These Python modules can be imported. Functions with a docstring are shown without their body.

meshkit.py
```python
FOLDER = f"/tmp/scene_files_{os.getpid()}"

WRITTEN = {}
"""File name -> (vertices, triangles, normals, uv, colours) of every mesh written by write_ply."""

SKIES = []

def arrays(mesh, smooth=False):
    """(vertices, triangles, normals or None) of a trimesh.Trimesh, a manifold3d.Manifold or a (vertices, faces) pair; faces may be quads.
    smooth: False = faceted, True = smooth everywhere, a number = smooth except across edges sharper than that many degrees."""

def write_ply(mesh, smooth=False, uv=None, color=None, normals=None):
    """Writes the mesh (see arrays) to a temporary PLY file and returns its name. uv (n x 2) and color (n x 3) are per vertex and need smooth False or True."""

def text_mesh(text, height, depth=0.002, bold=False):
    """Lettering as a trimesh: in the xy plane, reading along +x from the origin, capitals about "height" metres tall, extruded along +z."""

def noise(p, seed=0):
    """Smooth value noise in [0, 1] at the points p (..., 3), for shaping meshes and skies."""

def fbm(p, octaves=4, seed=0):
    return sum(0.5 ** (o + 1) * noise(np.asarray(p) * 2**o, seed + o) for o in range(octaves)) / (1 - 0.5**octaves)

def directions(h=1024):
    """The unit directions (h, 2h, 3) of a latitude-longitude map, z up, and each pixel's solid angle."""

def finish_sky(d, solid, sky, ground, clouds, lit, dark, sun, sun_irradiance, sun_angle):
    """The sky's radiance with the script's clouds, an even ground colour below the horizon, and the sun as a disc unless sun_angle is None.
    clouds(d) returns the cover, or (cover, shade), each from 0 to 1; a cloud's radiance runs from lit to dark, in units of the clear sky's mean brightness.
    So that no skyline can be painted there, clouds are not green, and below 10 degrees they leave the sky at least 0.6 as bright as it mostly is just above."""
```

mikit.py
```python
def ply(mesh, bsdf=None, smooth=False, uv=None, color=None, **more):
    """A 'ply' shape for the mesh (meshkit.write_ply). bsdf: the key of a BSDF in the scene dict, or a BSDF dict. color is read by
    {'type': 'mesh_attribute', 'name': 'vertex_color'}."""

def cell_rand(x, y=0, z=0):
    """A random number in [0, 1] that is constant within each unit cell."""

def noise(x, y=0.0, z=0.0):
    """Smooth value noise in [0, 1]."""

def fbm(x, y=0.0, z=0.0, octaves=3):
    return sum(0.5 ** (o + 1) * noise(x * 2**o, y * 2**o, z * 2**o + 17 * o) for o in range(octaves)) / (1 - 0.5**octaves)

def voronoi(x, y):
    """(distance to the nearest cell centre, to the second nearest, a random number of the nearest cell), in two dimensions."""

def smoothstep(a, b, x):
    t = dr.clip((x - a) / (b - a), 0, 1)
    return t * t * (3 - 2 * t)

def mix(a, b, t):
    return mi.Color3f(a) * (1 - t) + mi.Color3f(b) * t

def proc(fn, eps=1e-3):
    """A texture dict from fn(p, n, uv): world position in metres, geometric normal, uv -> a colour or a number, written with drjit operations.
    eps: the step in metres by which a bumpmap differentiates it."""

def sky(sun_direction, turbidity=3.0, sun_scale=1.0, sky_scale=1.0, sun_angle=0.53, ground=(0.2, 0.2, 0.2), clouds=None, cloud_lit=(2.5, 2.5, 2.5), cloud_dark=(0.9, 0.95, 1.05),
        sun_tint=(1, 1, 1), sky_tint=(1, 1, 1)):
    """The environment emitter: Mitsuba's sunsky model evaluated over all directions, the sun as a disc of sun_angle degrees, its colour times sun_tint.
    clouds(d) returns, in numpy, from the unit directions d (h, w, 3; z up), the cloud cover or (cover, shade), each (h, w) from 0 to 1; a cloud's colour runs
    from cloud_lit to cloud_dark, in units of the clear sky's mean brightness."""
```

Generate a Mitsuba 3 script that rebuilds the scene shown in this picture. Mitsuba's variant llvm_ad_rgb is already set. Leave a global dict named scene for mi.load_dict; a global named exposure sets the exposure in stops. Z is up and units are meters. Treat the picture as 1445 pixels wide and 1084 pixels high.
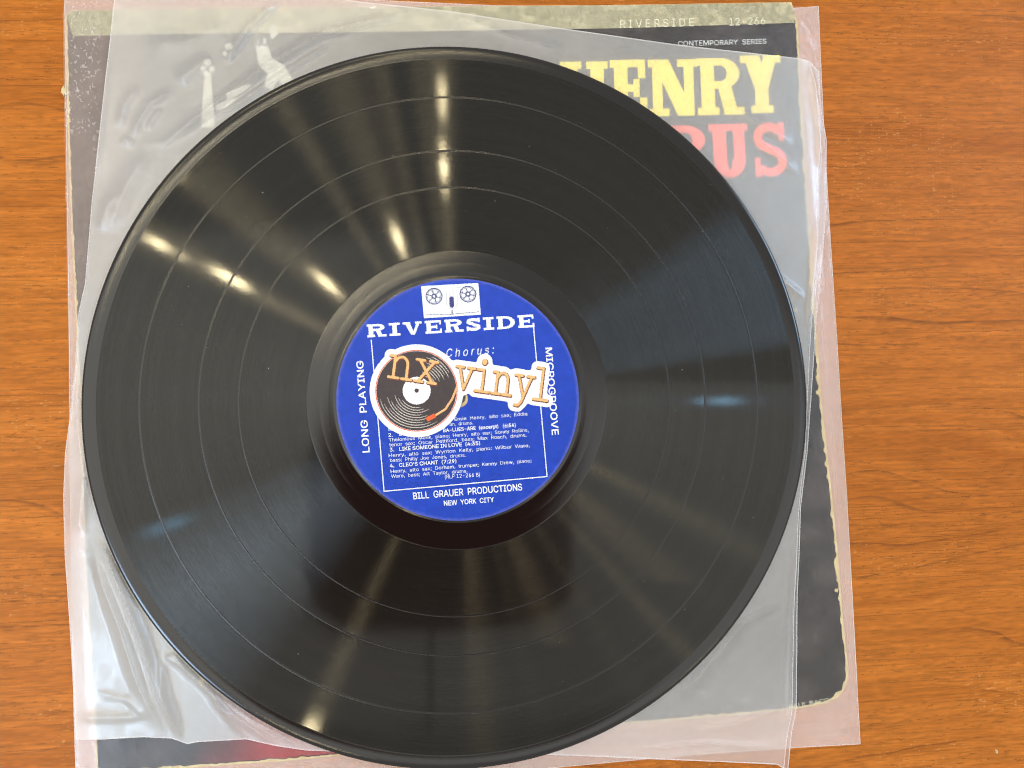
import math
import numpy as np
import trimesh
import shapely
from shapely import affinity
from shapely.geometry import Polygon, LineString, Point, MultiPolygon, box
from shapely.ops import unary_union
import drjit as dr
import mitsuba as mi
import mikit
import meshkit
from mikit import noise, fbm, smoothstep, mix, proc

rng = np.random.default_rng(7)
scene, labels = {}, {}
T = mi.ScalarTransform4f
S = 0.001                                    # lay-out below is in millimetres

# ------------------------------------------------------------------ camera
Z_TOP = 6.6                                  # top of the record's rim, mm above the table
AX, AY = 5.51845611e-02, -8.96342447e-02     # tilt of the hand-held camera
CAM = np.array([-6.789, -11.579, 321.10 + Z_TOP])
RX = np.array([[1, 0, 0], [0, math.cos(AX), -math.sin(AX)], [0, math.sin(AX), math.cos(AX)]])
RY = np.array([[math.cos(AY), 0, math.sin(AY)], [0, 1, 0], [-math.sin(AY), 0, math.cos(AY)]])
R = RY @ RX
scene['camera'] = {'type': 'perspective', 'fov': math.degrees(2 * math.atan(722.5 / 1085)), 'fov_axis': 'x', 'near_clip': 0.002, 'far_clip': 50.0,
                   'to_world': T().look_at(origin=(CAM * S).tolist(), target=(CAM * S - R[:, 2]).tolist(), up=R[:, 1].tolist())}

# ------------------------------------------------------------------ light
exposure = 0.25
scene['room_light'] = {'type': 'constant', 'radiance': {'type': 'rgb', 'value': [0.66, 0.625, 0.575]}}


def material(key, **d):
    scene[key] = d
    return key


def rgb(*c):
    return {'type': 'rgb', 'value': list(c)}


def lin(r, g, b):
    """sRGB 0..255 to linear."""
    return [((c / 255 + 0.055) / 1.055) ** 2.4 if c > 10 else c / 255 / 12.92 for c in (r, g, b)]


def tag(key, label=None, category=None, group=None, kind=None):
    labels[key] = {k: v for k, v in (('label', label), ('category', category), ('group', group), ('kind', kind)) if v}


COUNT = {}


def add(key, mesh, bsdf, smooth=False, **more):
    """One entry of the scene; a key that is taken gets the next number. The mesh is in millimetres."""
    if key in COUNT:
        COUNT[key] += 1
        key = f'{key}_{COUNT[key]:03d}'
    else:
        COUNT[key] = 0
    m = trimesh.Trimesh(np.asarray(mesh.vertices) * S, mesh.faces, process=False)
    scene[key] = mikit.ply(m, bsdf, smooth=smooth, **more)
    return key


def at(px, z):
    """Where the line of sight through these photograph pixels meets the height z (mm): how the lay-out on the table was measured."""
    px = np.atleast_2d(np.asarray(px, float))
    d = np.stack([(px[:, 0] - 722.5) / 1085, -(px[:, 1] - 542) / 1085, -np.ones(len(px))], 1) @ R.T
    return (CAM + d * ((z - CAM[2]) / d[:, 2])[:, None])[:, :2]


material('lamp_housing', type='twosided', b={'type': 'roughplastic', 'diffuse_reflectance': rgb(.7, .7, .7), 'alpha': .3})


def area_lamp(key, center, target, w, h, radiance, label, category, seg=4, round_=False, kind=None):
    """A luminous panel in a shallow tray, its face turned to the target (mm)."""
    c, t = np.array(center, float), np.array(target, float)
    z = (t - c) / np.linalg.norm(t - c)
    x = np.cross([0, 1, 0] if abs(z[1]) < .9 else [1, 0, 0], z)
    x /= np.linalg.norm(x)
    y = np.cross(z, x)
    if round_:
        a = np.linspace(0, 2 * np.pi, 40, endpoint=False)
        ring = np.stack([np.cos(a) * w / 2, np.sin(a) * h / 2], 1)
    else:
        ring = np.array([(-w / 2, -h / 2), (w / 2, -h / 2), (w / 2, h / 2), (-w / 2, h / 2)], float)
    n = len(ring)
    world = lambda r, d: c + r[:, :1] * x + r[:, 1:] * y + d * z
    v = np.vstack([world(ring, 0), c[None]])
    f = [(i, (i + 1) % n, n) for i in range(n)]
    tag(key, label, category, kind=kind)
    face = add(key + '__diffuser', trimesh.Trimesh(v, f, process=False), 'lamp_housing')
    scene[face]['emitter'] = {'type': 'area', 'radiance': rgb(*radiance)}
    big = 1.0 + 24 / max(w, h)
    v = np.vstack([world(ring * big, 6), world(ring * big, -40), world(ring * 1.001, 6), (c - 40 * z)[None]])
    f = []
    for i in range(n):
        j = (i + 1) % n
        f += [(i, i + n, j + n), (i, j + n, j), (i, j, j + 2 * n), (i, j + 2 * n, i + 2 * n), (i + n, 3 * n, j + n)]
    add(key + '__housing', trimesh.Trimesh(v, f, process=False), 'lamp_housing')


def mirrored(px, height, z=6.3):
    """The point of the ceiling that the record mirrors towards the camera at this pixel."""
    m = at([px], z)[0]
    k = (height - z) / (CAM[2] - z)
    return [*(m + (m - CAM[:2]) * k), height]


CEIL = 2300
WARM = np.array([1.0, .83, .50])
SPOTS = [((221, 343), 26, 470, 'beside the left rim'), ((327, 394), 28, 470, 'second from the left rim'), ((462, 401), 26, 450, 'beside the upper left of the run-out'),
         ((563, 341), 26, 450, 'above the run-out'), ((626, 237), 26, 470, 'halfway up the grooves'), ((624, 137), 26, 280, 'nearest the top rim'),
         ((428, 1050), 60, 110, 'at the lower rim'), ((350, 60), 80, 75, 'beyond the upper left rim'), ((505, -40), 80, 60, 'beyond the top rim'),
         ((215, 215), 60, 80, 'beyond the left rim'), ((575, -20), 50, 90, 'just left of the top rim'), ((1050, 1010), 60, 60, 'beyond the lower right rim')]
for i, (px, size, power, where) in enumerate(SPOTS):
    c = mirrored(px, CEIL)
    area_lamp('ceiling_spot' + (f'_{i:03d}' if i else ''), c, [0, 0, 0], size, size, WARM * power, f'small warm ceiling spot lamp mirrored in the record {where}', 'ceiling lamp', round_=True)
p = mirrored((1018, 566), CEIL)
area_lamp('status_lamp', p, [0, 0, 0], 110, 22, (8, 16, 24.0), 'small bluish lamp mirrored in the grooves at the right of the record', 'ceiling lamp', round_=True)
p = mirrored((236, 742), CEIL)
area_lamp('status_lamp_001', p, [0, 0, 0], 90, 30, (4.5, 9.5, 14.0), 'faint bluish lamp mirrored in the grooves at the lower left of the record', 'ceiling lamp', round_=True)
# added glowing panels for the lit ceiling, and the window, all outside the picture
area_lamp('added_ceiling_panel', [-1175, 25, CEIL + 30], [-1175, 25, 0], 2250, 1250, (1.36, 1.33, 1.22), 'added wide glowing panel for the pale lit ceiling, mirrored grey in the left half of the record', 'ceiling panel')
area_lamp('added_ceiling_panel_001', [1130, -426, CEIL + 30], [1130, -426, 0], 2340, 1148, (.88, .87, .82), 'added wide glowing panel for the pale lit ceiling, mirrored grey in the lower right of the record', 'ceiling panel')
area_lamp('window_light', [1950, 860, 1900], [0, 0, 0], 620, 900, (5.2, 8.4, 12.2), 'tall bluish daylight window to the right of the table', 'window')
area_lamp('added_ceiling_panel_002', [-543, -803, CEIL + 30], [-543, -803, 0], 990, 394, (.88, .87, .84), 'added narrow glowing panel for the pale lit ceiling, mirrored below the run-out of the record', 'ceiling panel')
area_lamp('skylight', [-1525, -1100, CEIL + 25], [-1525, -1100, 0], 950, 800, (8.0, 10.8, 14.0), 'bluish skylight to the lower left, shining on the milky sleeve', 'skylight')

# ------------------------------------------------------------------ table
def wood_fields(p):
    x, y = p.x * 1000, p.y * 1000 - 0.03 * p.x * 1000
    wob = fbm(x * .0055 + 31, y * .012 + 3, 0.5, 3) - .5
    yy = y + 78 * wob + 4 * (fbm(x * .03, y * .12 + 9, 1.5, 2) - .5)
    return x, y, yy


def wood_colour(p, n, uv):
    x, y, yy = wood_fields(p)
    broad = fbm(x * .004 + 5, yy * .03, 2.2, 3)
    band = fbm(x * .010, yy * .22, 7.0, 4)
    fine = fbm(x * .05, y * 1.5, 11.0, 3)
    fibre = .55 * noise(x * .13 + 4 * noise(x * .04, y * .4), y * 1.3, 3.0) + .45 * noise(x * .34, y * 2.1, 6.0)
    c = mix((.310, .086, .0095), (.475, .153, .0225), dr.clip(.5 + (broad - .5) * .9 + (band - .5) * .7, 0, 1))
    c = c * (0.64 + .33 * fine + .57 * fibre)
    # dark growth lines, broken along their length
    ph = yy * .085 + 1.6 * noise(x * .002, yy * .01, 9.0)
    k = dr.floor(ph)
    t = ph - k
    w = .06 + .16 * noise(x * .03, k * 3.7, 6.0)
    line = smoothstep(1 - w, .985, t) * (1 - smoothstep(.985, 1.0, t)) * smoothstep(.40, .72, noise(x * .011 + 3, k * 7.3, 4.0))
    line = line * (.35 + .65 * smoothstep(.25, .6, noise(x * .2, y * 1.6, 8.0)))
    c = mix(c, (.085, .026, .010), line * .5)
    # a few fine dark hairs and open pores
    ph2 = y * .42 + 1.3 * noise(x * .006, y * .05, 2.0)
    t2 = ph2 - dr.floor(ph2)
    hair = smoothstep(.86, .93, t2) * (1 - smoothstep(.93, 1.0, t2)) * smoothstep(.50, .78, noise(x * .018, dr.floor(ph2) * 5.1, 1.0))
    c = mix(c, (.10, .03, .010), hair * .62)
    row = dr.floor(y * 2.4)
    pore = smoothstep(.80, .92, noise(x * .35 + row * 13.7, row * 3.1, 5.0)) * smoothstep(.3, .6, band)
    c = mix(c, (.12, .036, .011), pore * .45)
    glint = smoothstep(.80, .95, noise(x * .55, y * 2.2, 15.0)) * smoothstep(.45, .7, fbm(x * .02, y * .05, 3.0, 2))
    return mix(c, (.66, .33, .12), glint * .5)


def wood_bump(p, n, uv):
    x, y, yy = wood_fields(p)
    return fbm(x * .09, y * 1.5, 11.0, 3) * .00010 + noise(x * .42, y * 2.7, 3.0) * .00006


material('wood', type='twosided', b={'type': 'bumpmap', 'arbitrary': proc(wood_bump, eps=2e-4), 'scale': 1.0, 'b': {
    'type': 'principled', 'base_color': proc(wood_colour), 'roughness': .45, 'specular': .12}})


def grid_patch(x0, x1, y0, y1, z, nx=2, ny=2):
    X, Y = np.meshgrid(np.linspace(x0, x1, nx), np.linspace(y0, y1, ny), indexing='ij')
    i, j = np.meshgrid(np.arange(nx - 1), np.arange(ny - 1), indexing='ij')
    q = np.stack([i * ny + j, (i + 1) * ny + j, (i + 1) * ny + j + 1, i * ny + j + 1], -1).reshape(-1, 4)
    v = np.stack([X, Y, np.full_like(X, z)], -1).reshape(-1, 3)
    return trimesh.Trimesh(v, np.vstack([q[:, [0, 1, 2]], q[:, [0, 2, 3]]]), process=False)


top = trimesh.creation.box(extents=(1800, 1100, 28))
top.apply_translation((0, 0, -14))
add('tabletop', top, 'wood')
tag('tabletop', 'brown wooden tabletop with fine horizontal grain under the record and its sleeves', kind='structure')


# ------------------------------------------------------------------ flat things: outlines and lettering
def flat(geom, z, depth):
    """A shapely outline (mm) as a thin solid standing on height z."""
    parts = []
    for g in getattr(geom, 'geoms', [geom]):
        if g.geom_type == 'Polygon' and g.area > 1e-4:
            parts.append(trimesh.creation.extrude_polygon(g, depth, engine='earcut'))
    m = trimesh.util.concatenate(parts)
    m.apply_translation((0, 0, z))
    return m


def outline(px, z):
    return Polygon(at(px, z)).buffer(0)


def frame3(bl, br, tl, z):
    a, b, c = at([bl], z)[0], at([br], z)[0], at([tl], z)[0]
    return a, b - a, c - a


def put(geom, bl, br, tl, z, w=1.0):
    """Lays a unit drawing (x 0..w, y 0..1) between three measured corners."""
    a, u, v = frame3(bl, br, tl, z)
    return affinity.affine_transform(geom, [u[0] / w, v[0], u[1] / w, v[1], a[0], a[1]])


def text(s, bl, br, cap, z, bold=False, slant=0.0, depth=.02, flip=1):
    """A line of print from bl to br (pixels); cap = cap height in pixels."""
    m = meshkit.text_mesh(s, 1.0, .01, bold)
    v = np.array(m.vertices)
    v[:, 0] = (v[:, 0] - v[:, 0].min()) / np.ptp(v[:, 0])
    bl, br = np.array(bl, float), np.array(br, float)
    d = (br - bl) / np.linalg.norm(br - bl)
    tl = bl + cap * np.array([d[1], -d[0]])
    a, u, w = frame3(bl, br, tl, z)
    asp = slant * np.linalg.norm(w) / np.linalg.norm(u)
    xy = a + (v[:, :1] + asp * v[:, 1:2]) * u + v[:, 1:2] * w
    zz = z + (v[:, 2] > .005) * depth
    return trimesh.Trimesh(np.column_stack([xy, zz]), m.faces, process=False)


def ell(cx, cy, rx, ry):
    return affinity.scale(Point(cx, cy).buffer(1, 24), rx, ry)


def poly(*p):
    return Polygon(p).buffer(0)


def slab(ch, w, s, t, o):
    """A slab-serif capital, cap height 1, width w, stem s, slab t, serif overhang o."""
    B = box
    e = w - o
    tops = lambda *xs: [B(a, 1 - t, b, 1) for a, b in xs]
    feet = lambda *xs: [B(a, 0, b, t) for a, b in xs]
    l, r = (0, 2 * o + s), (w - 2 * o - s, w)
    if ch == 'I':
        g = [B((w - s) / 2, 0, (w + s) / 2, 1)] + tops((0, w)) + feet((0, w))
    elif ch == 'H':
        g = [B(o, 0, o + s, 1), B(e - s, 0, e, 1), B(o, .5 - t / 2, e, .5 + t / 2)] + tops(l, r) + feet(l, r)
    elif ch == 'E':
        k = min(.5 * s, .12)
        g = [B(o, 0, o + s, 1), B(o, .5 - t / 2, w * .68, .5 + t / 2), B(w - k - .02, 0, w, .33), B(w - k - .05, .67, w - .03, 1), B(w * .68 - k * .3, .34, w * .68 + k * .7, .66)] + tops((0, w - .03)) + feet((0, w))
    elif ch == 'N':
        q = s * .8
        g = [B(o, 0, o + q, 1), B(e - q, 0, e, 1), poly((o, 1), (o + s * 1.35, 1), (e, 0), (e - s * 1.35, 0))] + tops((0, o + s), r) + feet(l)
    elif ch == 'R':
        mid, xc = .46, w * .52
        cy, ry = (1 + mid) / 2, (1 - mid) / 2
        outer = B(o, mid, xc, 1).union(ell(xc, cy, w * .92 - xc, ry).intersection(B(xc - .01, 0, w, 1)))
        inner = B(o + s, mid + t, xc, 1 - t).union(ell(xc, cy, max(w * .92 - xc - s * .95, .02), ry - t).intersection(B(xc - .01, 0, w, 1)))
        g = [outer.difference(inner), B(o, 0, o + s, 1), poly((w * .42, mid + t * .9), (w * .42 + s, mid + t * .9), (w * .58 + s, 0), (w * .58, 0))] + tops((0, xc)) + feet(l, (w * .56, w))
    elif ch == 'Y':
        c, h = w / 2, s / 2
        g = [B(c - h, 0, c + h, .46), poly((o * .8, 1), (o * .8 + s * 1.2, 1), (c + h, .42), (c - h, .42)), poly((w - o * .8, 1), (w - o * .8 - s, 1), (c - h, .42), (c + h, .42))] + tops((0, .48 * w), (.56 * w, w)) + feet((c - h - o * 1.1, c + h + o * 1.1))
    elif ch == 'U':
        k = s * .85
        ring = ell(w / 2, .34, w / 2 - o, .34).difference(ell(w / 2, .34, w / 2 - o - s, .34 - t * 1.1)).intersection(B(0, 0, w, .34))
        g = [ring, B(o, .33, o + s, 1), B(e - k, .33, e, 1)] + tops((0, 2 * o + s), (w - 2 * o - k, w))
    elif ch == 'V':
        c = w / 2
        g = [poly((o, 1), (o + s * 1.15, 1), (c + s * .45, 0), (c - s * .40, 0)), poly((w - o, 1), (w - o - s * .65, 1), (c - s * .2, 0), (c + s * .45, 0))] + tops((0, 2 * o + s), (w - 2 * o - s * .8, w))
    elif ch == 'D':
        xc = w * .42
        outer = B(o, 0, xc, 1).union(ell(xc, .5, w - xc, .5).intersection(B(xc - .01, 0, w, 1)))
        inner = B(o + s, t, xc, 1 - t).union(ell(xc, .5, w - xc - s, .5 - t).intersection(B(xc - .01, 0, w, 1)))
        g = [outer.difference(inner), B(0, 0, xc, t), B(0, 1 - t, xc, 1)]
    elif ch == 'S':
        th = (s * .42 + t * .42)
        rx, ru, rl = w / 2 - th / 2, .265 - th / 2 + .01, .275 - th / 2 + .01
        yu, yl = 1 - th / 2 - ru, th / 2 + rl
        a = np.radians(np.linspace(25, 262, 30))
        b = np.radians(np.linspace(82, -150, 30))
        pts = [(w / 2 + rx * .92 * math.cos(q), yu + ru * math.sin(q)) for q in a] + [(w / 2 + rx * math.cos(q), yl + rl * math.sin(q)) for q in b]
        g = [LineString(pts).buffer(th / 2, cap_style=2), B(w - th * .85, .66, w - .02, 1), B(.02, 0, th * .8, .36)]
    return unary_union(g)


def stroke_word(word, width=.17):
    """Typewriter lower case, x-height 1: the word's outline and its advance width. Letters n x v i y l."""
    hw, sh, x, out = width / 2, .30, 0.0, []
    L = lambda *p: LineString(p).buffer(hw, 6)
    for ch in word:
        if ch == 'n':
            a = np.radians(np.linspace(150, 0, 14))
            arc = [(.50 + .27 * math.cos(q), .62 + .34 * math.sin(q)) for q in a]
            g, adv = [L((0, .96), (.2, .96), (.2, 0)), L((0, 0), (.42, 0)), L((.2, .7), *arc, (.77, 0)), L((.57, 0), (.98, 0))], 1.14
        elif ch == 'x':
            g, adv = [L((.14, .96), (.78, 0)), L((.78, .96), (.14, 0)), L((0, .96), (.34, .96)), L((.58, .96), (.92, .96)), L((0, 0), (.34, 0)), L((.58, 0), (.92, 0))], 1.1
        elif ch == 'v':
            g, adv = [L((.16, .96), (.47, 0), (.80, .96)), L((0, .96), (.36, .96)), L((.60, .96), (.95, .96))], 1.06
        elif ch == 'i':
            g, adv = [L((.05, .96), (.36, .96), (.36, 0)), L((0, 0), (.72, 0)), Point(.34, 1.33).buffer(.13)], .88
        elif ch == 'l':
            g, adv = [L((.05, 1.42), (.36, 1.42), (.36, 0)), L((0, 0), (.72, 0))], .8
        elif ch == 'y':
            g, adv = [L((.16, .96), (.50, .02)), L((.84, .96), (.42, -.22), (.28, -.38), (.10, -.38)), L((0, .96), (.36, .96)), L((.62, .96), (.98, .96))], 1.04
        out.append(affinity.translate(unary_union(g), x, 0))
        x += adv
    return unary_union(out), x - .14


# ------------------------------------------------------------------ sheets of film
def resample(px, n):
    px = np.asarray(px, float)
    s = np.concatenate([[0], np.cumsum(np.linalg.norm(np.diff(px, axis=0), axis=1))])
    q = np.linspace(0, s[-1], n)
    return np.stack([np.interp(q, s, px[:, k]) for k in (0, 1)], 1)


def coons(top_, bottom, left, right, n, m, z):
    """A sheet between four measured edges: (n, m, 2) points in mm; left edge first."""
    t, b, l, r = (at(resample(e, k), z) for e, k in ((top_, n), (bottom, n), (left, m), (right, m)))
    u, v = np.linspace(0, 1, n)[:, None, None], np.linspace(0, 1, m)[None, :, None]
    return (1 - v) * t[:, None] + v * b[:, None] + (1 - u) * l[None] + u * r[None] - ((1 - u) * (1 - v) * t[0] + u * (1 - v) * t[-1] + (1 - u) * v * b[0] + u * v * b[-1])


def seg_field(P, px, z, width, taper=.25):
    """A fold's cross-section along a measured line: 1 on its crest, falling off over width (mm), fading at its ends."""
    a = at(px, z)
    best, along = np.full(P.shape[:2], 1e9), np.zeros(P.shape[:2])
    s = np.concatenate([[0], np.cumsum(np.linalg.norm(np.diff(a, axis=0), axis=1))])
    for i in range(len(a) - 1):
        d = a[i + 1] - a[i]
        t = np.clip(((P - a[i]) @ d) / (d @ d), 0, 1)
        q = np.linalg.norm(P - (a[i] + t[..., None] * d), axis=-1)
        along = np.where(q < best, (s[i] + t * (s[i + 1] - s[i])) / s[-1], along)
        best = np.minimum(best, q)
    ends = np.clip(np.minimum(along, 1 - along) / taper, 0, 1)
    return np.exp(-(best / width) ** 1.5) * ends * ends * (3 - 2 * ends)


def smooth01(a, b, x):
    t = np.clip((x - a) / (b - a), 0, 1)
    return t * t * (3 - 2 * t)


def sheet(P, Z):
    n, m = P.shape[:2]
    i, j = np.meshgrid(np.arange(n - 1), np.arange(m - 1), indexing='ij')
    q = np.stack([i * m + j, i * m + j + 1, (i + 1) * m + j + 1, (i + 1) * m + j], -1).reshape(-1, 4)
    return trimesh.Trimesh(np.column_stack([P.reshape(-1, 2), Z.ravel()]), np.vstack([q[:, [0, 1, 2]], q[:, [0, 2, 3]]]), process=False)


def hem(P, Z, r, sides=('top', 'bottom', 'left', 'right')):
    """The welded or cut edge of a sheet: a thin bead along its border."""
    E = {'top': (P[:, 0], Z[:, 0]), 'bottom': (P[:, -1], Z[:, -1]), 'left': (P[0], Z[0]), 'right': (P[-1], Z[-1])}
    ms = []
    for k in sides:
        c = np.column_stack(E[k])
        t = np.gradient(c, axis=0)
        t /= np.linalg.norm(t, axis=1, keepdims=True)
        a = np.cross(t, [0, 0, 1.0])
        b = np.cross(t, a)
        ang = np.arange(6) * np.pi / 3
        v = c[:, None] + r * (np.cos(ang)[None, :, None] * a[:, None] + np.sin(ang)[None, :, None] * b[:, None])
        ii, jj = np.meshgrid(np.arange(len(c) - 1), np.arange(6), indexing='ij')
        q = np.stack([ii * 6 + jj, ii * 6 + (jj + 1) % 6, (ii + 1) * 6 + (jj + 1) % 6, (ii + 1) * 6 + jj], -1).reshape(-1, 4)
        ms.append(trimesh.Trimesh(v.reshape(-1, 3), np.vstack([q[:, [0, 1, 2]], q[:, [0, 2, 3]]]), process=False))
    return trimesh.util.concatenate(ms)


def film(key, opacity, colour, trans=1.0, rough=.16, ior=1.17, gloss=.05):
    """A thin plastic sheet: clear where it does not scatter, milky where it does."""
    body = {'type': 'blendbsdf', 'weight': opacity, 'clear': {'type': 'thindielectric', 'int_ior': ior},
            'milk': {'type': 'principledthin', 'base_color': rgb(*colour), 'roughness': .4, 'diff_trans': trans * .5, 'spec_trans': 0.0, 'eta': 1.45}}
    scene[key] = {'type': 'blendbsdf', 'weight': gloss, 'body': body, 'sheen': {'type': 'twosided', 'b': {'type': 'roughconductor', 'material': 'none', 'alpha': rough, 'specular_reflectance': rgb(1, 1, 1)}}}
    return key


# ------------------------------------------------------------------ album jacket
JZ = 2.4                                                # its top face
jacket_px = dict(left=[(92, 22), (94, 120), (97, 220), (101, 330), (106, 430), (112, 560), (119, 790), (126, 900), (134, 1047), (137, 1092)],
                 bottom=[(137, 1092), (402, 1074), (473, 1067), (640, 1048), (880, 1021), (906, 1019.5), (1060, 1007), (1126, 1000), (1160, 994)],
                 right=[(1160, 994), (1182, 985), (1192, 972), (1197, 955), (1197, 940), (1190, 880), (1182, 775), (1172, 680), (1160, 570), (1153, 480), (1141, 300), (1135, 200), (1129, 100), (1126, 33), (1117, 3)],
                 top=[(1117, 3), (880, 7), (540, 10), (300, 12), (104, 15), (92, 22)])


def ragged(px, amp, seed, step=2.2):
    """A measured edge with small bites, still in pixels."""
    px = np.asarray(px, float)
    n = int(np.linalg.norm(np.diff(px, axis=0), axis=1).sum() / step)
    q = resample(px, max(n, 2))
    t = np.gradient(q, axis=0)
    t /= np.linalg.norm(t, axis=1, keepdims=True)
    nrm = np.stack([-t[:, 1], t[:, 0]], 1)
    k = np.column_stack([q * .11, np.full(len(q), seed * 9.7)])
    bite = np.clip(meshkit.fbm(k, 3, seed) - .48, 0, 1) * 4 * amp + (meshkit.noise(k * 4, seed + 3) - .5) * amp * .5
    return q + nrm * bite[:, None]


ring = [p for k in ('left', 'bottom', 'right', 'top') for p in jacket_px[k]]
board = outline(ring, JZ).buffer(-.15).buffer(.15)
jc = np.mean(ring, axis=0)


def inset(px, d):
    """Moves an edge towards the jacket's middle by d pixels."""
    px = np.asarray(px, float)
    t = np.gradient(px, axis=0)
    t /= np.linalg.norm(t, axis=1, keepdims=True)
    n = np.stack([-t[:, 1], t[:, 0]], 1)
    n = np.where(((jc - px) * n).sum(1, keepdims=True) > 0, n, -n)
    return px + n * d


front = outline(np.vstack([ragged(inset(jacket_px['left'], 2.6), -2.2, 1), ragged(inset(jacket_px['bottom'], 2.6), -2.6, 2), ragged(inset(jacket_px['right'], 3.0), -3.0, 3), ragged(inset(jacket_px['top'], 2), -.6, 4)]), JZ).intersection(board)
bites = unary_union([Point(at([c], JZ)[0]).buffer(r) for c, r in (((1180, 833), .8), ((1153, 553), .55), ((1146, 393), .45), ((97, 170), .9), ((129, 990), 2.2), ((118, 785), 1.4), ((1178, 765), .5))])
front = front.difference(bites)


def board_colour(p, n, uv):
    x, y = p.x * 1000, p.y * 1000
    return mix((.72, .60, .34), (.50, .36, .17), fbm(x * .25, y * .25, 1.0, 3))


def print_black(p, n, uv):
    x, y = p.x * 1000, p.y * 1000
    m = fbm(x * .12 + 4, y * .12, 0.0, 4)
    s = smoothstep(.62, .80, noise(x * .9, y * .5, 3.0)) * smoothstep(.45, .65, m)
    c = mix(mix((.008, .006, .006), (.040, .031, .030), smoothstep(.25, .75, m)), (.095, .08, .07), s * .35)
    left_glare = (1 - smoothstep(-151., -118., x + 10 * (m - .5))) * smoothstep(0., 80., y)  # glare at the upper left, painted into the print as brown
    return mix(c, (.19, .125, .098), left_glare * (.45 + .6 * m))


def print_bump(p, n, uv):
    x, y = p.x * 1000, p.y * 1000
    return fbm(x * .5, y * .5, 2.0, 3) * .00045


def spine_colour(p, n, uv):
    x, y = p.x * 1000, p.y * 1000
    w = fbm(x * 1.1, y * .55, 2.0, 3)
    wear = smoothstep(.52, .72, fbm(x * .22, y * .3, 5.0, 4))
    return mix(mix((.25, .228, .138), (.45, .405, .25), w), (.60, .53, .33), wear * .45)


material('card', type='principled', base_color=proc(board_colour), roughness=.9)
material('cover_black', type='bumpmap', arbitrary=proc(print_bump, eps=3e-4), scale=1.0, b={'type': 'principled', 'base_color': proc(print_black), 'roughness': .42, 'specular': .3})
material('spine_paper', type='principled', base_color=proc(spine_colour), roughness=.8)


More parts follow.
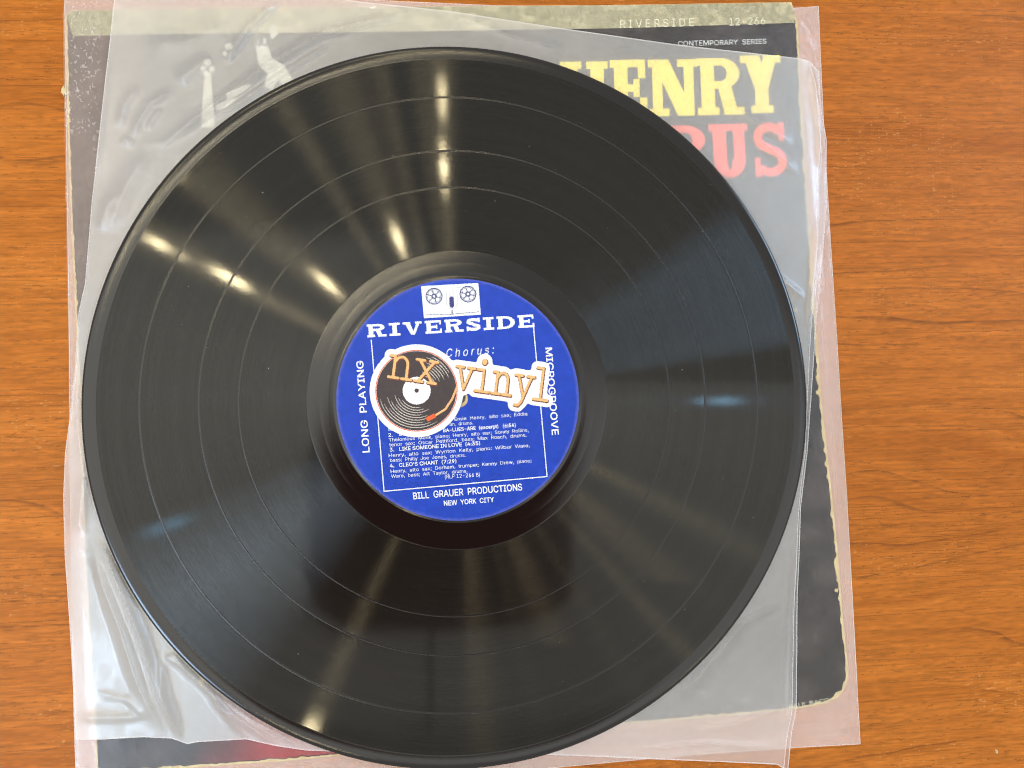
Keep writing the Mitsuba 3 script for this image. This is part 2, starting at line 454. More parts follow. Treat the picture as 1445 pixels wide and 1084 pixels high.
def ink(key, r, g, b, var=.12, rough=.5):
    def colour(p, n, uv):
        x, y = p.x * 1000, p.y * 1000
        return mi.Color3f(r, g, b) * (1 - var + 2 * var * fbm(x * .8, y * .8, 1.0, 3))
    return material(key, type='principled', base_color=proc(colour), roughness=rough)


ink('ink_yellow', .92, .77, .03)
ink('ink_red', .95, .125, .06)
ink('ink_white', .74, .76, .74)
ink('ink_cream', .68, .65, .46)
ink('ink_photo', .52, .50, .40, .3)
def crimson(p, n, uv):
    x, y = p.x * 1000, p.y * 1000
    t = smoothstep(-108., -72., x + 14 * (fbm(x * .06, y * .06, 2.0, 3) - .5))
    return mix((.020, .016, .018), (.30, .014, .014), t) * (.75 + .5 * fbm(x * .2, y * .2, 1.0, 3))


material('ink_crimson', type='principled', base_color=proc(crimson), roughness=.5)
add('album_jacket__board', flat(board, .5, JZ - .55), 'card')
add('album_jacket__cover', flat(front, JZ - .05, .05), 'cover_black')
strip = outline([(93, 20), (104, 14.5), (540, 9.5), (880, 6.5), (1112, 2), (1121, 15), (1121, 32.5), (880, 40), (600, 45), (300, 48), (103, 51)], JZ).intersection(board.buffer(-.2))
strip_torn = strip.difference(unary_union([Point(at([c], JZ)[0]).buffer(r) for c, r in (((1106, 2), 1.0), ((1119, 14), .6), ((96, 22), .5), ((1045, 36.5), .25), ((1066, 36), .3))]))
add('album_jacket__spine_strip', flat(strip_torn, JZ, .05), 'spine_paper')
LZ = JZ + .06
tag('album_jacket', 'worn black album jacket with a grey strip along its top edge, under the record', 'album jacket')
labels['album_jacket__spine_strip'] = {'label': 'washed-out grey green paper strip along the top edge'}
# its print
W = .030
for ch, x0, x1, top_y, base_y in (('H', 787, 860, 88, 167), ('E', 858, 914, 85.5, 166), ('N', 911, 986, 85, 165), ('R', 979, 1050, 83, 163.5), ('Y', 1041, 1103, 79, 161)):
    w = (x1 - x0) / 80
    g = affinity.scale(slab(ch, w, .26 if ch != 'N' else .235, .135, .075), .93, 1, origin=(w / 2, .5))
    sl = 4.5 * (x0 - 700) / 400
    k = add('album_jacket__letter', flat(put(g, (x0 + sl, base_y), (x1 + sl, base_y - 1.5), (x0, top_y), LZ, w), LZ, W), 'ink_yellow')
for ch, x0, x1, top_y, base_y in (('R', 930, 999, 178, 254), ('U', 999, 1054, 176, 252), ('S', 1060, 1107, 174, 250.5)):
    w = (x1 - x0) / 76
    k = add('album_jacket__letter', flat(put(slab(ch, w, .25, .135, .065), (x0 + 4.5, base_y), (x1 + 4.5, base_y - 1.5), (x0, top_y), LZ, w), LZ, W), 'ink_red')
add('album_jacket__lettering', text('CONTEMPORARY  SERIES', (957, 65.5), (1081.5, 62), 7.2, LZ), 'ink_white')
add('album_jacket__lettering', text('R I V E R S I D E', (875, 40), (979, 37.2), 11.5, LZ + .03), 'ink_cream')
add('album_jacket__lettering', text('12-266', (1029, 36.5), (1080, 34.5), 10.5, LZ + .03), 'ink_cream')
add('album_jacket__lettering', text('PAUL BACO', (1114, 1000.5), (1170, 991), 6.5, LZ), 'ink_cream')
shapes = [[(285, 180), (287, 140), (290, 104), (297, 103), (300, 140), (303, 180)], [(320, 133), (345, 121), (356, 119), (340, 132), (322, 140)], [(305, 150), (322, 141), (336, 138), (318, 152), (306, 156)],
          [(362, 68), (378, 66), (384, 84), (400, 92), (415, 118), (405, 126), (392, 112), (384, 128), (374, 122), (378, 104), (366, 92)], [(318, 64), (326, 62), (328, 68), (320, 72)], [(380, 40), (388, 36), (392, 48), (384, 56)]]
gs = [outline(s, LZ).buffer(-.3).buffer(.5) for s in shapes] + [Point(at([c], LZ)[0]).buffer(r) for c, r in (((293, 89), 1.5), ((287, 97), 1.1), ((299, 98), 1.2), ((318, 76), 1.0), ((291, 104), 1.2))]
add('album_jacket__cover_picture', flat(unary_union(gs), LZ, W), 'ink_photo')
add('album_jacket__cover_picture', flat(outline([(238, 1090), (236, 1060), (236, 1000), (256, 950), (330, 930), (420, 880), (640, 880), (640, 1046), (473, 1062), (402, 1069)], LZ).buffer(2).intersection(front.buffer(-.4)), LZ, W), 'ink_crimson')
labels['album_jacket__cover_picture'] = {'label': 'pale shapes of the cover photograph showing through the sleeve'}
labels['album_jacket__cover_picture_001'] = {'label': 'dark red printed area along the bottom edge'}
flakes = []
for c, r in (((90, 128), 1.9), ((97, 170), 1.0), ((130, 990), 1.6), ((94, 70), .5), ((91, 76), .4), ((1152, 554), .7), ((1181, 833), .7), ((285, 960), 1.9), ((1123, 437), .9)):
    a = np.linspace(0, 2 * np.pi, 9)[:-1] + rng.uniform(0, .5)
    rr = r * rng.uniform(.6, 1.1, 8)
    q = at([c], LZ)[0]
    add('album_jacket__torn_flake', flat(Polygon(np.column_stack([q[0] + rr * np.cos(a) * .6, q[1] + rr * np.sin(a) * 1.5])).buffer(0), LZ + .05, .08), 'card')

# the jacket's raised outline, for what lies over it
jq = np.asarray(board.convex_hull.exterior.coords)[:-1]
if Polygon(jq).exterior.is_ccw is False:
    jq = jq[::-1]


def inside_jacket(P):
    d = np.full(P.shape[:2], 1e9)
    for i in range(len(jq)):
        a, b = jq[i], jq[(i + 1) % len(jq)]
        e = b - a
        if np.linalg.norm(e) < 1e-6:
            continue
        d = np.minimum(d, (e[0] * (P[..., 1] - a[1]) - e[1] * (P[..., 0] - a[0])) / np.linalg.norm(e))
    return d


def drape(P, low, high, run=7.0):
    return low + (high - low) * smooth01(-run, 1.0, inside_jacket(P))


def crumple(P, scale, amp, seed):
    return (meshkit.fbm(np.dstack([P * scale, np.full(P.shape[:2], seed * 3.3)]), 3, seed) - .5) * 2 * amp


# ------------------------------------------------------------------ clear outer sleeve
def outer_opacity(p, n, uv):
    x, y = p.x * 1000, p.y * 1000
    return .37 + .16 * fbm(x * .05, y * .02, 4.0, 3)


film('outer_film', proc(outer_opacity), (.97, .85, .77), 1.0, .13, 1.17, .04)
def outer_front_opacity(p, n, uv):
    x, y = p.x * 1000, p.y * 1000
    f = fbm(x * .06, y * .03, 6.0, 3)
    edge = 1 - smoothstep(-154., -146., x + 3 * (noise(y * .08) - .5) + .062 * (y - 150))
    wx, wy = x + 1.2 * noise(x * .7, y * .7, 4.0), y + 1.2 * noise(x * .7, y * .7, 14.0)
    painted_glints = smoothstep(.66, .95, noise(wx * 1.5, wy * 1.1, 2.0)) * smoothstep(.42, .62, noise(x * .09, y * .05, 9.0))  # glints of the crinkled left strip, painted in as milky spots
    return dr.clip(.022 + .03 * f + edge * (.03 + .34 * painted_glints) + .07 * (1 - smoothstep(-150., -112., x)) * smoothstep(-10., 90., y) * (.6 + .8 * f), 0, 1)  # the last term paints the sleeve's left-hand glare in as haze


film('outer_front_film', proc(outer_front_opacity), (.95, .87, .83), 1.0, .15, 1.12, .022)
film('outer_edge', .55, (.97, .93, .92), 1.0, .15)
o_top = [(91, -25), (300, -14), (520, 0), (700, 8), (900, 11), (1120, 12), (1155, 9)]
o_bot = [(108, 1122), (400, 1112), (700, 1091), (1000, 1063), (1125, 1055), (1214, 1050)]
o_left = [(91, -25), (92, 60), (94, 200), (96, 340), (98, 480), (99, 600), (101, 800), (104, 1000), (108, 1122)]
o_right = [(1155, 9), (1158, 80), (1162, 170), (1169, 290), (1172, 340), (1181, 477), (1188, 595), (1195, 700), (1203, 850), (1214, 1050)]
P = coons(o_top, o_bot, o_left, o_right, 90, 90, .6)
Z = np.full(P.shape[:2], .28)
add('outer_sleeve__back_film', sheet(P, Z), 'outer_film', smooth=True)
add('outer_sleeve__seam', hem(P[:, :], Z + .12, .22), 'outer_edge', smooth=True)
of_top = [(91, -22), (300, -8), (520, 14), (800, 13), (1120, 14), (1154, 11)]
P = coons(of_top, o_bot, o_left, o_right, 300, 300, 1.0)
fr = inside_jacket(P)
edge_zone = smooth01(-4, 0, fr) * (1 - smooth01(7, 13, fr))
left_zone = (1 - smooth01(-148, -138, P[..., 0]))
right_zone = smooth01(146, 150, P[..., 0]) * smooth01(40, 60, P[..., 1])
Z = drape(P, .7, JZ + .45, 9) + crumple(P, .03, .12, 2) + np.clip(crumple(P, .45, .55, 5), 0, 1) * (left_zone + .9 * right_zone + .25 * edge_zone)
for px, w, a in (([(1190, 1010), (1200, 960), (1204, 930)], 1.5, .5), ([(1186, 1035), (1212, 1010)], 1.2, .5), ([(1195, 1048), (1180, 1000)], 1.2, -.3), ([(1130, 1046), (1205, 1040)], .8, .35),
                 ([(1120, 20), (1142, 45), (1150, 70)], 1.0, .5), ([(1150, 300), (1166, 430)], 1.2, .5), ([(1140, 60), (1146, 100), (1143, 140)], .8, .45), ([(1172, 560), (1180, 800)], 1.6, .3)):
    Z += a * seg_field(P, px, 1.0, w)
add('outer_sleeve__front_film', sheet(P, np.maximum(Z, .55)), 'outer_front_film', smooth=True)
tag('outer_sleeve', 'clear crinkled plastic outer sleeve around the album jacket, a pinkish margin on the wood', 'plastic sleeve')

# ------------------------------------------------------------------ milky inner sleeve
DISC_C, DISC_R = np.zeros(2), 150.8


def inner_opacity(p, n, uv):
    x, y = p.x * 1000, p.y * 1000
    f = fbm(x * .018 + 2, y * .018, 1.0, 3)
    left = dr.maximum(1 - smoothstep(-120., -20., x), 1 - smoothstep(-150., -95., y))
    return .105 + .06 * f + .075 * left * (.5 + f) + .06 * (1 - smoothstep(-125., -85., x)) * (1 - smoothstep(-75., -40., y)) + .05 * smoothstep(90., 140., x) * smoothstep(-20., 60., y)  # lower-left term puts the window reflection in as extra milkiness


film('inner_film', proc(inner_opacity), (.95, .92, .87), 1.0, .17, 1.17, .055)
film('inner_edge', .50, (.97, .95, .95), 1.0, .2)
i_top = [(163, -40), (330, -28), (505, 0), (640, 15), (790, 38), (960, 62), (1130, 81), (1145, 84), (1160, 97)]
i_bot = [(102, 1046), (150, 1044), (200, 1041), (240, 1043), (262, 1051), (275, 1048), (345, 1044), (390, 1054), (430, 1060), (600, 1066), (772, 1068), (900, 1074), (1103, 1084), (1117, 1092)]
i_left = [(163, -40), (155, 40), (145, 130), (128, 280), (118, 400), (109, 440), (104, 520), (96, 590), (88, 640), (85, 700), (87, 790), (95, 900), (101, 1012), (102, 1046)]
i_right = [(1160, 97), (1161, 150), (1171, 193), (1170, 290), (1162, 375), (1154, 450), (1148, 538), (1141, 640), (1132, 715), (1127, 842), (1126, 1000), (1117, 1092)]
folds = [  # photographed crease, half width, height (mm)
    ([(395, -4), (350, 40), (325, 74), (322, 94)], 1.6, 2.2), ([(600, 10), (450, 50), (380, 92), (300, 152), (232, 200), (190, 202)], 1.8, 2.6), ([(480, 52), (390, 108), (330, 150), (290, 170)], 1.2, 1.0),
    ([(300, 78), (262, 105), (248, 118)], 3.0, 1.4), ([(238, 150), (290, 128), (345, 84), (358, 64)], 2.2, -1.6), ([(246, 124), (212, 146), (194, 172), (184, 196)], 1.6, 1.5), ([(196, 118), (174, 150), (168, 184)], 1.8, 1.2),
    ([(228, 150), (212, 172), (206, 184)], 1.2, 1.0), ([(188, 196), (180, 200), (172, 192)], 1.6, 1.0), ([(210, 210), (180, 260), (150, 330)], 4.0, 1.6), ([(140, 330), (150, 290), (170, 270)], 2.0, .9), ([(200, 60), (260, 60), (330, 30)], 5.0, 1.2),
    ([(160, 60), (150, 180), (138, 260)], 4.0, .8), ([(123, 752), (146, 820), (170, 880), (196, 960), (232, 1046)], 3.2, 3.4), ([(128, 750), (160, 800), (200, 900), (226, 980), (258, 1050)], 2.0, 3.6), ([(118, 760), (122, 860), (150, 960), (200, 1030)], 5.0, -1.4),
    ([(222, 926), (252, 936), (300, 980), (345, 1046)], 1.5, 2.0), ([(224, 926), (232, 980), (254, 1046)], 1.4, 1.6), ([(230, 930), (248, 925), (258, 935)], 1.2, 1.0), ([(98, 1013), (160, 1014), (205, 1012)], 1.6, 1.3), ([(130, 975), (180, 990), (212, 1016)], 2.4, 1.5),
    ([(290, 980), (330, 1010), (390, 1052)], 1.6, 1.3), ([(300, 975), (360, 1020), (430, 1056)], 1.2, 1.0), ([(120, 660), (112, 740), (118, 760)], 2.2, 1.4), ([(106, 520), (114, 600), (122, 690)], 2.2, 1.0),
    ([(1143, 88), (1152, 130), (1160, 180), (1163, 250)], 1.8, 2.2), ([(1146, 86), (1168, 192)], 1.0, 1.2), ([(1158, 300), (1146, 420), (1140, 480)], 1.4, 1.0), ([(1090, 385), (1138, 422)], 1.6, .9), ([(1010, 140), (1060, 165), (1125, 205)], 2.6, .9), ([(1060, 185), (1130, 245)], 2.0, .7),
    ([(960, 1040), (1040, 1022), (1112, 998)], 1.4, 1.0), ([(890, 1062), (1000, 1052), (1112, 1060)], 1.2, 1.0), ([(1134, 720), (1118, 860), (1114, 1000), (1112, 1080)], 1.6, 1.0), ([(1060, 870), (1000, 940), (960, 990)], 2.6, .9), ([(1110, 850), (1050, 880), (1000, 920)], 1.6, .6),
    ([(640, 18), (720, 50), (800, 70)], 2.0, .7), ([(1128, 660), (1140, 620)], 1.0, .8)]


def inner_sheet(edges, base, seed, ridge):
    P = coons(*edges, 420, 420, 5.0)
    Z = drape(P, base - 2.0, base, 12) + crumple(P, .02, .28, seed) + crumple(P, .11, .10, seed + 7)
    F = sum(a * (1.12 if px[0][1] < 400 else 1.0) * seg_field(P, px, 5.0, w) for px, w, a in folds)
    r = np.linalg.norm(P - DISC_C, axis=-1)
    free = smooth01(DISC_R - 5, DISC_R + 2.5, r)                 # flattened by the record
    floor = Z - .12
    Z = np.maximum(Z + ridge * F * free, floor)
    cap = np.where(r < DISC_R + 1.5, 4.35 - .35 * (seed == 3), 99)
    return P, np.minimum(Z, cap)


P, Z = inner_sheet((i_top, i_bot, i_left, i_right), JZ + 1.05, 3, .5)
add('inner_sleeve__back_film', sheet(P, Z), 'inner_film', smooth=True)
add('inner_sleeve__seam', hem(P, Z, .20), 'inner_edge', smooth=True)
f_right = [(1145, 88), (1152, 140), (1158, 195), (1156, 290), (1151, 375), (1146, 450), (1142, 538), (1137, 640), (1129, 715), (1121, 842), (1118, 1000), (1110, 1088)]
f_top = i_top[:-2] + [(1138, 83), (1145, 88)]
f_bot = i_bot[:-2] + [(1100, 1082), (1110, 1088)]
P, Z = inner_sheet((f_top, f_bot, [(x + 2, y) for x, y in i_left], f_right), JZ + 1.75, 4, 1.0)
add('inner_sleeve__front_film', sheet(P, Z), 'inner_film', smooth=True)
add('inner_sleeve__seam', hem(P, Z, .16, ('bottom', 'right')), 'inner_edge', smooth=True)
tag('inner_sleeve', 'milky creased plastic inner sleeve lying askew on the jacket, right under the record', 'plastic sleeve')

# ------------------------------------------------------------------ the record
GZ = Z_TOP - .35                      # height of the grooves
HOLE = 3.65


def lathe(profile, seg=720, closed=True):
    """A turned ring from (radius, height) points, with uv (angle, along the profile) so that its grain runs round it."""
    pr = np.asarray(profile, float)
    n = len(pr)
    a = np.linspace(0, 2 * np.pi, seg + 1)
    v = np.stack([np.outer(np.cos(a), pr[:, 0]), np.outer(np.sin(a), pr[:, 0]), np.broadcast_to(pr[:, 1], (seg + 1, n))], -1).reshape(-1, 3)
    s = np.concatenate([[0], np.cumsum(np.linalg.norm(np.diff(pr, axis=0), axis=1))])
    uv = np.stack([np.repeat(a / (2 * np.pi), n), np.tile(s / s[-1], seg + 1)], 1)
    i, j = np.meshgrid(np.arange(seg), np.arange(n - 1), indexing='ij')
    q = np.stack([i * n + j, (i + 1) * n + j, (i + 1) * n + j + 1, i * n + j + 1], -1).reshape(-1, 4)
    f = np.vstack([q[:, [0, 1, 2]], q[:, [0, 2, 3]]])
    return v, f, uv, pr


def turned(key, profile, bsdf, seg=720):
    v, f, uv, pr = lathe(profile, seg)
    n = len(pr)
    # normals from the profile itself, split nowhere: the profiles are drawn with close points at their bends
    t = np.gradient(pr, axis=0)
    nr, nz = -t[:, 1], t[:, 0]
    l = np.hypot(nr, nz)
    a = np.repeat(np.linspace(0, 2 * np.pi, seg + 1), n)
    N = np.stack([np.cos(a) * np.tile(nr / l, seg + 1), np.sin(a) * np.tile(nr / l, seg + 1), np.tile(nz / l, seg + 1)], 1)
    # faces look along the normals
    fn = np.cross(v[f[:, 1]] - v[f[:, 0]], v[f[:, 2]] - v[f[:, 0]])
    bad = (fn * N[f[:, 0]]).sum(1) < 0
    f[bad] = f[bad][:, [0, 2, 1]]
    path = meshkit.write_ply((v * S, f), False, uv, None, normals=N)
    if key in COUNT:
        COUNT[key] += 1
        key = f'{key}_{COUNT[key]:03d}'
    else:
        COUNT[key] = 0
    scene[key] = {'type': 'ply', 'filename': path, 'face_normals': False, 'bsdf': {'type': 'ref', 'id': bsdf}}
    return key


def groove_gloss(p, n, uv):
    r = dr.sqrt(p.x * p.x + p.y * p.y) * 1000
    k = .97 + .06 * noise(r * 2.2, 3.0, 1.0)
    k = k * (.95 + .10 * noise(r * .35, 8.0, 2.0))
    return mi.Color3f(.041, .0408, .0395) * k


def groove_gloss_wide(p, n, uv):
    r = dr.sqrt(p.x * p.x + p.y * p.y) * 1000
    k = .93 + .14 * noise(r * 3.1, 5.0, 1.0)
    x, y = p.x * 1000, p.y * 1000
    a = dr.atan2(p.y, p.x)
    k = k * (.84 + .32 * noise(a * r * .9 + 30 * noise(r * 1.3, 4.0), r * 2.4, 6.0))
    return mi.Color3f(.042, .0418, .0395) * k


scene['groove'] = {'type': 'twosided', 'b': {'type': 'blendbsdf', 'weight': .60,
    'sharp': {'type': 'roughconductor', 'material': 'none', 'distribution': 'beckmann', 'alpha_u': .003, 'alpha_v': .0125, 'specular_reflectance': proc(groove_gloss)},
    'wide': {'type': 'roughconductor', 'material': 'none', 'distribution': 'beckmann', 'alpha_u': .008, 'alpha_v': .32, 'specular_reflectance': proc(groove_gloss_wide)}}}


def vinyl_haze(p, n, uv):
    r = dr.sqrt(p.x * p.x + p.y * p.y) * 1000
    return .05 + .05 * noise(r * 4.0, 2.0, 7.0)


material('vinyl', type='twosided', b={'type': 'roughplastic', 'diffuse_reflectance': rgb(.003, .003, .0032), 'alpha': .035, 'int_ior': 1.58})
material('vinyl_gap', type='twosided', b={'type': 'roughplastic', 'diffuse_reflectance': rgb(.006, .006, .006), 'alpha': .10, 'int_ior': 1.53})

Ro = DISC_R
bt = Z_TOP - 1.9
body = [(HOLE, bt), (HOLE, GZ + .05), (HOLE + .1, GZ + .12), (49.9, GZ + .12), (50.6, GZ + .10), (51.2, GZ - .12), (52.0, GZ - .15), (53.5, GZ - .05), (54.0, GZ), (56.0, GZ - .01), (57.2, GZ), (57.4, GZ - .05), (57.6, GZ), (62.0, GZ),
        (62.45, GZ - .06), (62.6, GZ - .08), (145.0, GZ - .08), (145.3, GZ - .07), (145.8, GZ + .02), (146.6, GZ + .14), (147.4, GZ + .24), (148.3, GZ + .32), (149.2, GZ + .34), (149.8, GZ + .30), (150.3, GZ + .19), (150.65, GZ + .02), (Ro, GZ - .25),
        (150.75, GZ - .5), (150.4, bt + .2), (149.8, bt), (HOLE + .05, bt), (HOLE, bt)]
turned('vinyl_record__disc', body, 'vinyl')
BANDS = [(62.5, 89.2), (89.95, 104.95), (105.75, 128.1), (128.95, 145.2)]
for r0, r1 in BANDS:
    turned('vinyl_record__grooved_band', [(r0, GZ - .05), (r0 + .06, GZ), (.5 * (r0 + r1), GZ), (r1 - .06, GZ), (r1, GZ - .05)], 'groove', 2880)
for g in (89.575, 105.35, 128.525):
    turned('vinyl_record__track_gap', [(g - .30, GZ - .06), (g - .09, GZ - .03), (g + .09, GZ - .03), (g + .30, GZ - .06)], 'vinyl_gap', 1440)
tag('vinyl_record', 'black vinyl record with a blue centre label, lying on the milky sleeve', 'vinyl record')

# ---- its centre label
def blue_paper(p, n, uv):
    x, y = p.x * 1000, p.y * 1000
    f = fbm(x * .35, y * .35, 3.0, 3)
    r = dr.sqrt(p.x * p.x + p.y * p.y) * 1000
    worn = smoothstep(49.0, 50.4, r + .8 * (noise(x * 1.4, y * 1.4, 2.0) - .5))
    c = mix((.011, .048, .38), (.016, .060, .47), f)
    return mix(c, (.13, .15, .50), worn * .5)


def label_bump(p, n, uv):
    r = dr.sqrt(p.x * p.x + p.y * p.y) * 1000
    x, y = p.x * 1000, p.y * 1000
    ring = smoothstep(35.2, 35.6, r) - smoothstep(36.1, 36.5, r)
    return ring * .00014 + fbm(x * 1.2, y * 1.2, 1.0, 2) * .000012


material('label_blue', type='bumpmap', arbitrary=proc(label_bump, eps=1.5e-4), scale=1.0, b={'type': 'principled', 'base_color': proc(blue_paper), 'roughness': .42, 'specular': .25})
ink('label_white', .80, .80, .78, .08)
ink('label_navy', .030, .036, .16, .2)
ink('label_grey', .52, .54, .55, .1)
LAB = GZ + .17
CL = 'vinyl_record__center_label'
turned(CL, [(HOLE, LAB - .05), (HOLE + .08, LAB), (20, LAB), (49.9, LAB), (50.35, LAB - .02), (50.5, LAB - .06)], 'label_blue', 360)
add(CL + '__added_hole_ring', flat(Point(0, 0).buffer(HOLE + .05, 24).difference(affinity.translate(Point(0, 0).buffer(2.3, 24), .35, .3)), LAB - .75, .3), 'card')  # added cream ring for the lit sleeve showing through the hole
labels[CL] = {'label': 'blue paper centre label with white print'}
PZ = LAB + .02


def zp(x, y):
    """A pixel of the enlarged view in which the label was measured."""
    return (460 + x / 2.9297, 380 + y / 2.9297)


def zoomed(pts):
    return [zp(*p) for p in pts]


# wide slab capitals, letter by letter along the baseline
bl, br, tl = zp(172, 282), zp(862, 239), zp(168, 229)
x, word, total = 0.0, [], 0.0
widths = {'R': 1.62, 'I': .92, 'V': 1.62, 'E': 1.42, 'S': 1.22, 'D': 1.58}
for ch in 'RIVERSIDE':
    word.append((slab(ch, widths[ch], .38, .17, .13), x))
    x += widths[ch] + .26
total = x - .26
for g, x0 in word:
    add(CL + '__letter', flat(put(affinity.translate(g, x0, 0), bl, br, tl, PZ, total).buffer(.03), PZ, .02), 'label_white')


def line_px(pts, w):
    return LineString(at(zoomed(pts), PZ)).buffer(w, cap_style=2, join_style=2)


add(CL + '__border', flat(unary_union([line_px([(187, 292), (240, 918), (914, 857), (858, 240)], .21)]), PZ, .02), 'label_white')
logo = Polygon(at(zoomed([(393, 70), (630, 57), (640, 188), (405, 203)]), PZ))
add(CL + '__emblem', flat(logo, PZ, .02), 'label_white')
Q = PZ + .03
sc = 150.8 / 510 / 2.9297            # roughly one enlarged pixel in mm
nav = []
for c in ((447, 112), (587, 103)):
    o = at([zp(*c)], Q)[0]
    P0 = Point(o)
    disc_ = P0.buffer(35 * sc).difference(P0.buffer(30.5 * sc))
    holes = []
    for k in range(6):
        a = k * math.pi / 3 + .3
        holes.append(Point(o + 19.5 * sc * np.array([math.cos(a), math.sin(a)])).buffer(8.6 * sc))
    spokes = P0.buffer(31 * sc).difference(unary_union(holes)).difference(P0.buffer(31 * sc).difference(P0.buffer(28.5 * sc)))
    ringlets = unary_union([h.buffer(1.5 * sc).difference(h) for h in holes] + [P0.buffer(10 * sc).difference(P0.buffer(5.5 * sc))])
    nav += [disc_, ringlets, unary_union([LineString([o + 10 * sc * np.array([math.cos(a), math.sin(a)]), o + 31 * sc * np.array([math.cos(a), math.sin(a)])]).buffer(1.7 * sc) for a in [k * math.pi / 3 + .3 + math.pi / 6 for k in range(6)]])]
cap = LineString(at(zoomed([(519, 122), (520, 150)]), Q)).buffer(9.5 * sc)
nav += [cap, LineString(at(zoomed([(521, 170), (522, 186)]), Q)).buffer(2.2 * sc), LineString(at(zoomed([(412, 188), (520, 186), (632, 176)]), Q)).buffer(1.0 * sc)]
add(CL + '__emblem', flat(unary_union(nav), Q, .015), 'label_navy')
grey = [LineString(at(zoomed([(497, 92), (499, 145), (512, 164), (532, 162), (545, 143), (541, 88)]), Q)).buffer(1.3 * sc),
        LineString(at(zoomed([(517, 82), (518, 112)]), Q)).buffer(9 * sc).difference(LineString(at(zoomed([(517, 82), (518, 112)]), Q)).buffer(7 * sc)),
        LineString(at(zoomed([(482, 80), (498, 79)]), Q)).buffer(1.2 * sc), LineString(at(zoomed([(540, 76), (556, 75)]), Q)).buffer(1.2 * sc)]
add(CL + '__emblem', flat(unary_union(grey), Q, .014), 'label_grey')


def lab(s, bl, br, cap, **k):
    add(CL + '__lettering', text(s, zp(*bl), zp(*br), cap / 2.93, PZ, **k), 'label_white')


lab('C h o r u s :', (496, 364), (692, 348), 34, slant=.22)
lab('Ernie  Henry,  alto  sax;  Eddie', (532, 627), (833, 604), 14)
lab('Me', (258, 669), (283, 667), 14)
lab('an,  drums.', (512, 648), (608, 641), 14)
lab('2.', (258, 693), (276, 692), 15, bold=True)
lab('B', (303, 689), (314, 688), 15, bold=True)
lab('BA-LUES-ARE  (excerpt)   (6:54)', (485, 674), (785, 651), 15, bold=True)
lab('Thelonious  Monk,  piano;  Henry,  alto  sax;  Sonny  Rollins,', (260, 713), (838, 671), 14)
lab('tenor  sax;  Oscar  Pettiford,  bass;  Max  Roach,  drums.', (262, 733), (830, 692), 14)
lab('3.   LIKE SOMEONE IN LOVE  (4:35)', (264, 754), (638, 726), 15, bold=True)
lab('Henry,  alto  sax;  Wynton  Kelly,  piano;  Wilbur  Ware,', (260, 777), (842, 735), 14)
lab('bass;  Philly  Joe  Jones,  drums.', (265, 797), (578, 775), 14)
lab("4.   CLEO'S CHANT  (7:29)", (264, 820), (540, 800), 15, bold=True)
lab('Henry,  alto  sax;  Dorham,  trumpet;  Kenny  Drew,  piano;', (268, 843), (850, 798), 14)
lab('Ware,  bass;  Art  Taylor,  drums.', (270, 863), (585, 840), 14)
lab('(RLP 12-266 B)', (492, 866), (637, 857), 16)
lab('BILL  GRAUER  PRODUCTIONS', (361, 951), (812, 913), 27, bold=True)
lab('NEW  YORK  CITY', (488, 978), (695, 962), 20, bold=True)
lab('LONG  PLAYING', (180, 757), (153, 378), 28, bold=True)
lab('MICROGROOVE', (907, 325), (935, 686), 27, bold=True)

# ------------------------------------------------------------------ the die-cut sticker on the label
SZ = PZ + .45
ink('sticker_white', .86, .86, .85, .03)
ink('sticker_orange', .75, .44, .165, .06)
ink('sticker_rust', .17, .035, .016, .1)
ink('sticker_red', .74, .105, .022, .08)
ink('sticker_dark', .045, .030, .031, .15)
ink('sticker_cream', .50, .46, .40, .08)
ink('sticker_peach', .82, .40, .17, .06)
up = np.array([11.5, -92.0])


def word_on(word, bl, br, width):
    g, w = stroke_word(word, width)
    bl, br = np.array(bl, float), np.array(br, float)
    return put(g, zp(*bl), zp(*br), zp(*(bl + up)), SZ, w)


nx, vinyl = word_on('nx', (258, 444), (456, 474), .108), word_on('vinyl', (530, 489), (908, 543), .108)
o = at([zp(375, 502)], SZ)[0]
C0 = Point(o)
px_ = lambda d: d * 150.8 / 510 / 2.9297
base = unary_union([C0.buffer(px_(191), 64), nx.buffer(px_(21), 12), vinyl.buffer(px_(22), 12)]).buffer(px_(9)).buffer(px_(-9))
base = Polygon(base.exterior) if base.geom_type == 'Polygon' else base
add('sticker__base', flat(base, SZ - .18, .18), 'sticker_white')
z1 = SZ + .012
add('sticker__picture', flat(C0.buffer(px_(168), 64).difference(C0.buffer(px_(164), 64)), z1, .01), 'sticker_red')
add('sticker__picture', flat(C0.buffer(px_(163), 64).difference(C0.buffer(px_(57), 40)), z1, .01), 'sticker_dark')
arcs = []
for k, rr in enumerate(np.linspace(70, 152, 9)):
    for mid, span in ((-1.95, .62 + .18 * (k % 3)), (.85, .34 + .12 * (k % 2))):
        a = np.linspace(mid - span, mid + span, 24)
        th = np.sqrt(np.clip(1 - ((a - mid) / span) ** 2, 0, 1)) * 1.5 + .3
        outer = np.stack([np.cos(a), np.sin(a)], 1) * (rr + th)[:, None]
        inner = np.stack([np.cos(a), np.sin(a)], 1) * (rr - th)[:, None]
        arcs.append(Polygon(np.vstack([outer, inner[::-1]]) * px_(1) + o).buffer(0))
add('sticker__picture', flat(unary_union(arcs), z1 + .015, .01), 'sticker_cream')
add('sticker__picture', flat(C0.buffer(px_(9), 20), z1, .012), 'sticker_dark')
arm = LineString(at([zp(*q) for q in ((541, 488), (522, 536), (494, 578), (456, 602))], SZ))
add('sticker__picture', flat(arm.buffer(px_(4.5)), z1 + .03, .01), 'sticker_peach')
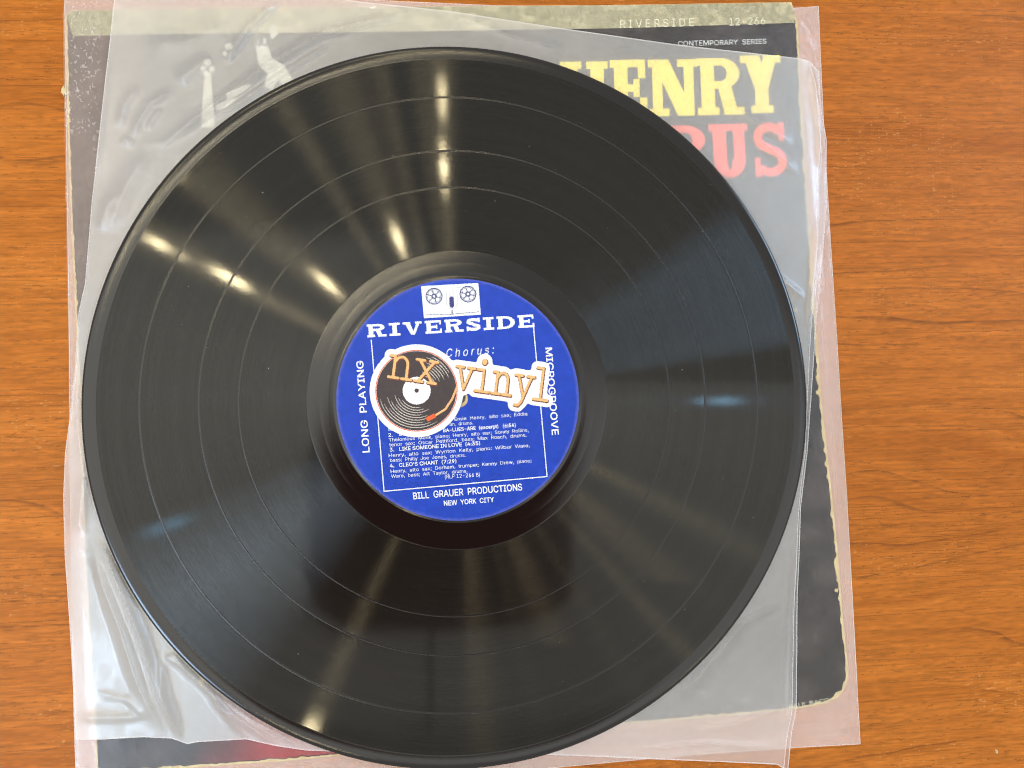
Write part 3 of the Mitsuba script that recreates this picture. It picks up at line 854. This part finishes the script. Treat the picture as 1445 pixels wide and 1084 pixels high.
add('sticker__picture', flat(LineString(at([zp(*q) for q in ((452, 604), (416, 622))], SZ)).buffer(px_(9), cap_style=2), z1 + .045, .01), 'sticker_red')
for g in (nx, vinyl):
    add('sticker__letter_outline', flat(affinity.translate(g.buffer(px_(3.1)), px_(1.5), -px_(2.5)), z1 + .05, .02), 'sticker_rust')
    add('sticker__letter_face', flat(g.buffer(px_(.6)), z1 + .09, .02), 'sticker_orange')
tag('sticker', 'white die-cut sticker with orange lettering and a small record picture, lying on the blue label', 'sticker')

# ------------------------------------------------------------------ dust and crumbs
material('dust_grey', type='diffuse', reflectance=rgb(.42, .42, .40))
specks = []
for i in range(150):
    a, r = rng.uniform(0, 2 * np.pi), math.sqrt(rng.uniform(63 ** 2, 145 ** 2))
    s = trimesh.creation.icosphere(subdivisions=0, radius=rng.choice([.06, .09, .13, .2], p=[.45, .3, .18, .07]))
    s.apply_scale((1, rng.uniform(.6, 2.0), .5))
    s.apply_transform(trimesh.transformations.rotation_matrix(rng.uniform(0, 3), (0, 0, 1)))
    s.apply_translation((r * math.cos(a), r * math.sin(a), GZ + .06))
    specks.append(s)
add('dust', trimesh.util.concatenate(specks), 'dust_grey')
tag('dust', 'pale dust specks scattered over the grooves of the black record', 'dust', kind='stuff')
q = at([(1406, 1060)], 0)[0]
chip = LineString([q + (-.35, .8), q + (-.15, -.7), q + (.15, -.95), q + (.3, -.2), q + (.25, .3)]).buffer(.16)
add('paper_crumb', flat(chip, .02, .25), 'card')
tag('paper_crumb', 'tiny pale paper crumb on the bare wood near the lower right corner', 'crumb')

# ------------------------------------------------------------------ added slab for the phone and hands (mirrored in the record)
material('slab_tan', type='twosided', b={'type': 'roughplastic', 'diffuse_reflectance': rgb(.46, .30, .27), 'alpha': .35})
ph = flat(box(-108, -165, 110, 12).buffer(-44).buffer(44, 16), 1.5, 8)
M = np.eye(4)
M[:3, :3], M[:3, 3] = R, CAM
ph.apply_transform(M)
add('added_slab', ph, 'slab_tan')
tag('added_slab', 'added tan slab standing in for phone and hands above the record, a dark reflection below the label', 'added_slab')
